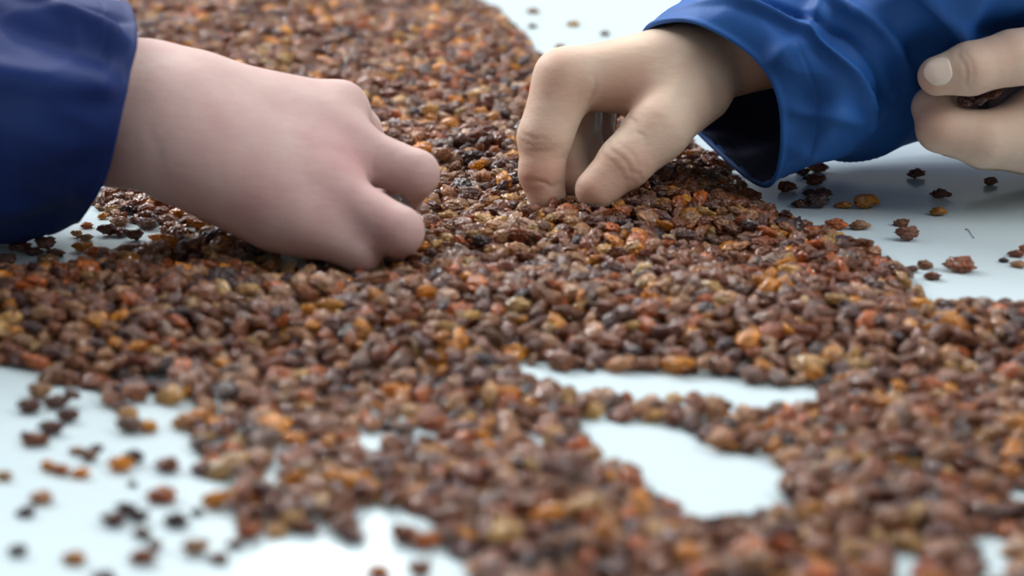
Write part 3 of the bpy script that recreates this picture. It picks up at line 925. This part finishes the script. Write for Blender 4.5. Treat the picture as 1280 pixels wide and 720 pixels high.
# thumbnail
tip, ipj = P(1172, 95, 1.012), P(1212, 86, 1.012)
axis = Vector(tip - ipj).normalized()
nrm = Vector((-0.15, -0.86, 0.50)); nrm = (nrm - axis * nrm.dot(axis)).normalized()
bi = axis.cross(nrm)
V, Fc = [], []
NU, NV = 16, 16
for j in range(NV + 1):
    v = j / NV * 2 - 1
    for i in range(NU + 1):
        u = i / NU * 2 - 1
        wd = (1 - abs(v) ** 3.2 * 0.75) if v > 0 else (1 - abs(v) ** 2.6 * 0.6)
        phi = u * 0.80 * wd
        s = 0.0005 + v * 0.0066
        rr = 0.0097 - max(0, v) ** 2 * 0.0020 + 0.0009 * (1 - v) * 0.5 - (0.0011 if v < -0.97 else 0) - (0.0007 * abs(u) ** 6)
        V.append(Vector(tip) + axis * s + (nrm * math.cos(phi) + bi * math.sin(phi)) * rr)
for j in range(NV):
    for i in range(NU):
        a = j * (NU + 1) + i
        Fc.append((a, a + 1, a + NU + 2, a + NU + 1))
nail = link_mesh('fingernail', V, Fc, M_NAIL)
nail['label'] = 'short pale thumbnail'
nail.parent = armN; nail.matrix_parent_inverse = right.matrix_basis.inverted() @ Matrix.Identity(4)
nail.matrix_parent_inverse = (armN.matrix_parent_inverse @ Matrix.Identity(4)).inverted() @ right.matrix_basis.inverted() if False else Matrix.Identity(4)
sd = nail.modifiers.new('thick', 'SOLIDIFY'); sd.thickness = 0.0006; sd.offset = -1

# ------------------------------------------------------------------ sleeves
def cr_closed(P8, n):
    P8 = np.array(P8); m = len(P8)
    out = []
    for k in range(n):
        t = k / n * m
        i = int(t); f = t - i
        p0, p1, p2, p3 = P8[(i - 1) % m], P8[i % m], P8[(i + 1) % m], P8[(i + 2) % m]
        out.append(0.5 * ((2 * p1) + (-p0 + p2) * f + (2 * p0 - 5 * p1 + 4 * p2 - p3) * f * f + (-p0 + 3 * p1 - 3 * p2 + p3) * f ** 3))
    return np.array(out)


def sleeve(name, rings, folds, mat_, parent, seed, nring=90, nseg=200, amp=0.0022, seams=()):
    R = [cr_closed([P(*q) for q in ring], nseg) for ring in rings]
    m = len(R)
    grid = []
    for k in range(nring):
        t = k / (nring - 1)
        t = t ** 1.25 * (m - 1)                 # more rings at the cuff
        i = min(int(t), m - 2); f = t - i
        p0 = R[max(i - 1, 0)] if i > 0 else 2 * R[0] - R[1]
        p3 = R[i + 2] if i + 2 < m else 2 * R[-1] - R[-2]
        p1, p2 = R[i], R[i + 1]
        grid.append(0.5 * ((2 * p1) + (-p0 + p2) * f + (2 * p0 - 5 * p1 + 4 * p2 - p3) * f * f + (-p0 + 3 * p1 - 3 * p2 + p3) * f ** 3))
    g = np.array(grid)                          # ring, seg, xyz
    ctr = g.mean(1, keepdims=True)
    du = np.gradient(g, axis=0)
    dv = np.roll(g, -1, 1) - np.roll(g, 1, 1)
    nn = np.cross(du, dv); nn /= np.linalg.norm(nn, axis=2, keepdims=True) + 1e-9
    if (nn * (g - ctr)).sum() < 0:
        nn = -nn
    disp = np.zeros(g.shape[:2])
    th = np.arange(nseg) / nseg
    length = np.concatenate([[0], np.cumsum(np.linalg.norm(np.diff(ctr[:, 0], axis=0), axis=1))])
    for k in range(nring):
        for s in range(0, nseg):
            p = g[k, s] * 1.0
            v = Vector((p[0] * 22, p[1] * 22, p[2] * 22)) + Vector((seed, seed, 0))
            n1 = noise.noise(v)
            n2 = noise.noise(Vector((p[0] * 55 + seed, p[1] * 40, p[2] * 55)))
            disp[k, s] = amp * (1.5 * (0.5 - abs(n1) * 2) + 0.7 * n2)
    for (u0, v0, u1, v1, wd, a) in folds:       # ridge from (u0,v0) to (u1,v1): u metres from cuff, v turn fraction
        for k in range(nring):
            f = (length[k] - u0) / (u1 - u0)
            if -0.12 < f < 1.12:
                vv = v0 + (v1 - v0) * f
                dd = np.abs((th - vv + 0.5) % 1 - 0.5)
                fade = math.exp(-max(0, abs(f - 0.5) - 0.32) ** 2 / 0.03)
                disp[k] += a * fade * np.exp(-(dd / wd) ** 2)
    edge = np.clip(length / 0.012, 0, 1)
    disp *= (0.25 + 0.75 * edge)[:, None]
    for u_s in seams:                            # stitched hem: shallow groove
        disp -= 0.0004 * np.exp(-((length - u_s) / 0.0011) ** 2)[:, None]
    disp += 0.0007 * np.exp(-((length - 0.001) / 0.0016) ** 2)[:, None]
    g = g + nn * disp[..., None]
    lipn = 3
    rows = [g[k] for k in range(nring)]
    back = [g[0] - nn[0] * 0.0012 - du[0] / np.linalg.norm(du[0], axis=1, keepdims=True) * 0.0004, g[1] - nn[1] * 0.0024, g[6] - nn[6] * 0.0026]
    rows = back[::-1] + rows
    V = np.concatenate(rows)
    nr = len(rows)
    ii = np.arange(nr - 1)[:, None] * nseg; ss = np.arange(nseg)[None]
    Fq = np.stack([ii + ss, ii + (ss + 1) % nseg, ii + nseg + (ss + 1) % nseg, ii + nseg + ss], -1).reshape(-1, 4)
    o = link_mesh(name, V, Fq, mat_)
    inner = g - nn * 0.0030 + nn * (0.0009 * np.sin(th * 90 + 0.0) * 1.0)[None, :, None]
    inner = inner[2:]
    nr2 = len(inner)
    ii = np.arange(nr2 - 1)[:, None] * nseg
    Fi = np.stack([ii + ss, ii + nseg + ss, ii + nseg + (ss + 1) % nseg, ii + (ss + 1) % nseg], -1).reshape(-1, 4)
    li = link_mesh('sleeve_lining', inner.reshape(-1, 3), Fi, M_LINING)
    li['label'] = 'dark quilted sleeve lining'
    for ob, par in ((o, parent), (li, o)):
        ob.parent = par
    o.matrix_parent_inverse = parent.matrix_basis.inverted()
    return o


sleeve('jacket_sleeve', [
    [(158, 4, .975), (172, 45, .935), (152, 140, .915), (132, 224, .925), (100, 274, .95), (104, 240, .985), (128, 140, 1.02), (148, 40, 1.01)],
    [(122, -6, .975), (140, 30, .93), (118, 130, .905), (88, 235, .928), (62, 290, .965), (70, 250, .99), (95, 140, 1.03), (115, 30, 1.02)],
    [(70, -26, .98), (84, 20, .93), (58, 125, .90), (28, 245, .93), (4, 302, .97), (15, 255, 1.0), (40, 130, 1.035), (60, 10, 1.03)],
    [(-30, -60, .99), (-20, -10, .935), (-50, 105, .90), (-80, 240, .93), (-100, 306, .97), (-90, 250, 1.0), (-70, 110, 1.04), (-40, -20, 1.04)],
    [(-180, -130, 1.0), (-180, -70, .94), (-210, 70, .905), (-240, 200, .915), (-250, 275, .96), (-240, 210, 1.01), (-210, 50, 1.05), (-190, -80, 1.05)],
    [(-420, -260, 1.01), (-430, -190, .94), (-460, -40, .905), (-480, 100, .92), (-480, 180, .97), (-460, 100, 1.03), (-440, -60, 1.07), (-420, -200, 1.06)],
], [(0.002, .15, 0.09, .07, .016, .0065), (0.0, .22, 0.11, .235, .018, .006), (0.0, .185, 0.09, .15, .02, -.004), (0.01, .31, 0.10, .26, .02, .004), (0.02, .40, .12, .36, .02, .005), (0.0, .09, 0.05, .12, .010, -.003)],
    M_NAVY, left, 3.3, seams=(0.016,))

sleeve('jacket_sleeve', [
    [(803, 40, 1.075), (862, 27, 1.035), (945, 76, 1.015), (976, 145, 1.015), (962, 234, 1.03), (905, 198, 1.085), (858, 150, 1.115), (815, 90, 1.125)],
    [(832, 18, 1.08), (900, 8, 1.035), (985, 62, 1.012), (1012, 140, 1.016), (992, 219, 1.03), (940, 196, 1.09), (890, 140, 1.125), (845, 75, 1.13)],
    [(872, -4, 1.11), (950, -14, 1.045), (1035, 52, 1.015), (1060, 130, 1.012), (1034, 197, 1.035), (985, 185, 1.095), (930, 120, 1.135), (885, 50, 1.14)],
    [(960, -56, 1.13), (1045, -50, 1.07), (1120, 0, 1.012), (1135, 106, 1.05), (1094, 193, 1.075), (1050, 178, 1.12), (1000, 90, 1.155), (970, 0, 1.16)],
    [(1100, -130, 1.15), (1190, -110, 1.085), (1250, -50, 1.00), (1262, 70, 1.075), (1196, 160, 1.10), (1160, 130, 1.145), (1120, 40, 1.18), (1105, -60, 1.18)],
    [(1330, -240, 1.18), (1410, -200, 1.10), (1470, -80, 1.06), (1470, 30, 1.05), (1420, 110, 1.08), (1380, 60, 1.16), (1350, -60, 1.21), (1330, -160, 1.21)],
], [(0.012, .10, 0.055, .44, .022, .006), (0.030, .06, 0.085, .42, .020, .006), (0.0, .27, 0.05, .20, .018, .005), (0.022, .12, 0.065, .40, .012, -.004), (0.055, .10, .12, .38, .022, .007), (0.08, .36, .16, .20, .02, .006), (0.0, .36, .05, .42, .015, .004), (0.03, .22, .09, .14, .014, .004)],
    M_BLUE, right, 9.1, seams=(0.018,))

sleeve('jacket_sleeve', [
    [(1500, 10, 1.06), (1510, 40, 1.02), (1515, 110, 1.0), (1505, 180, 1.02), (1495, 205, 1.06), (1490, 180, 1.10), (1490, 110, 1.12), (1495, 40, 1.10)],
    [(1560, -20, 1.065), (1575, 20, 1.01), (1580, 100, .99), (1570, 180, 1.01), (1560, 210, 1.065), (1550, 180, 1.115), (1550, 100, 1.135), (1555, 20, 1.115)],
    [(1720, -90, 1.08), (1735, -50, 1.02), (1740, 40, 1.0), (1730, 130, 1.02), (1720, 170, 1.08), (1710, 130, 1.135), (1710, 40, 1.16), (1715, -50, 1.135)],
], [(0.004, .2, 0.08, .28, .03, .004)], M_BLUE, right, 5.0, nring=40, nseg=120, seams=(0.016,))

# ------------------------------------------------------------------ raisins held in the hands
HELD = [
    (503, 255, .945, 40, 'dark purple', 'shiny dark purple raisin pinched between the left worker\'s fingers', (0.1, 0.75)),
    (1208, 127, 1.018, 26, 'maroon', 'dark raisin inside the closed near hand, left of those held', (0.2, 0.2)),
    (1226, 124, 1.018, 26, 'maroon', 'dark brown raisin inside the closed near hand, middle of those held', (0.3, -0.4)),
    (1244, 118, 1.020, 22, 'reddish brown', 'reddish raisin inside the closed near hand, right of those held', (0.3, -0.5)),
]
for px, py, Y, ln, col, lab, (ra, rb) in HELD:
    p = P(px, py, Y)
    zc = project(*p)[2]
    a = ln / 2 / F_PX * zc
    rec = [p[0], p[1], p[2], Euler((0.3, rb, ra)), a, int(r0.integers(len(SHAPES))), tint_var(col, r0), col, lab]
    o = place_raisin(rec)
    tag(o, lab, 'raisin', 'raisins held in the hands')

# ------------------------------------------------------------------ a stray fibre
pts = [ground(1206 + 12 * t, 287 + 8 * t - 2.5 * math.sin(t * 5), 0.0004) for t in np.linspace(0, 1, 10)]
V, Fc = [], []
for i, (x, y) in enumerate(pts):
    for k in range(5):
        a = k / 5 * math.tau
        V.append((x + 0.00012 * math.cos(a) * 0.3, y + 0.00025 * math.cos(a), 0.0004 + 0.00025 * math.sin(a)))
for i in range(9):
    for k in range(5):
        Fc.append((i * 5 + k, i * 5 + (k + 1) % 5, (i + 1) * 5 + (k + 1) % 5, (i + 1) * 5 + k))
fb = link_mesh('fibre', V, Fc, M_FIBRE)
tag(fb, 'tiny dark fibre lying on the bare white table at the right', 'fibre')
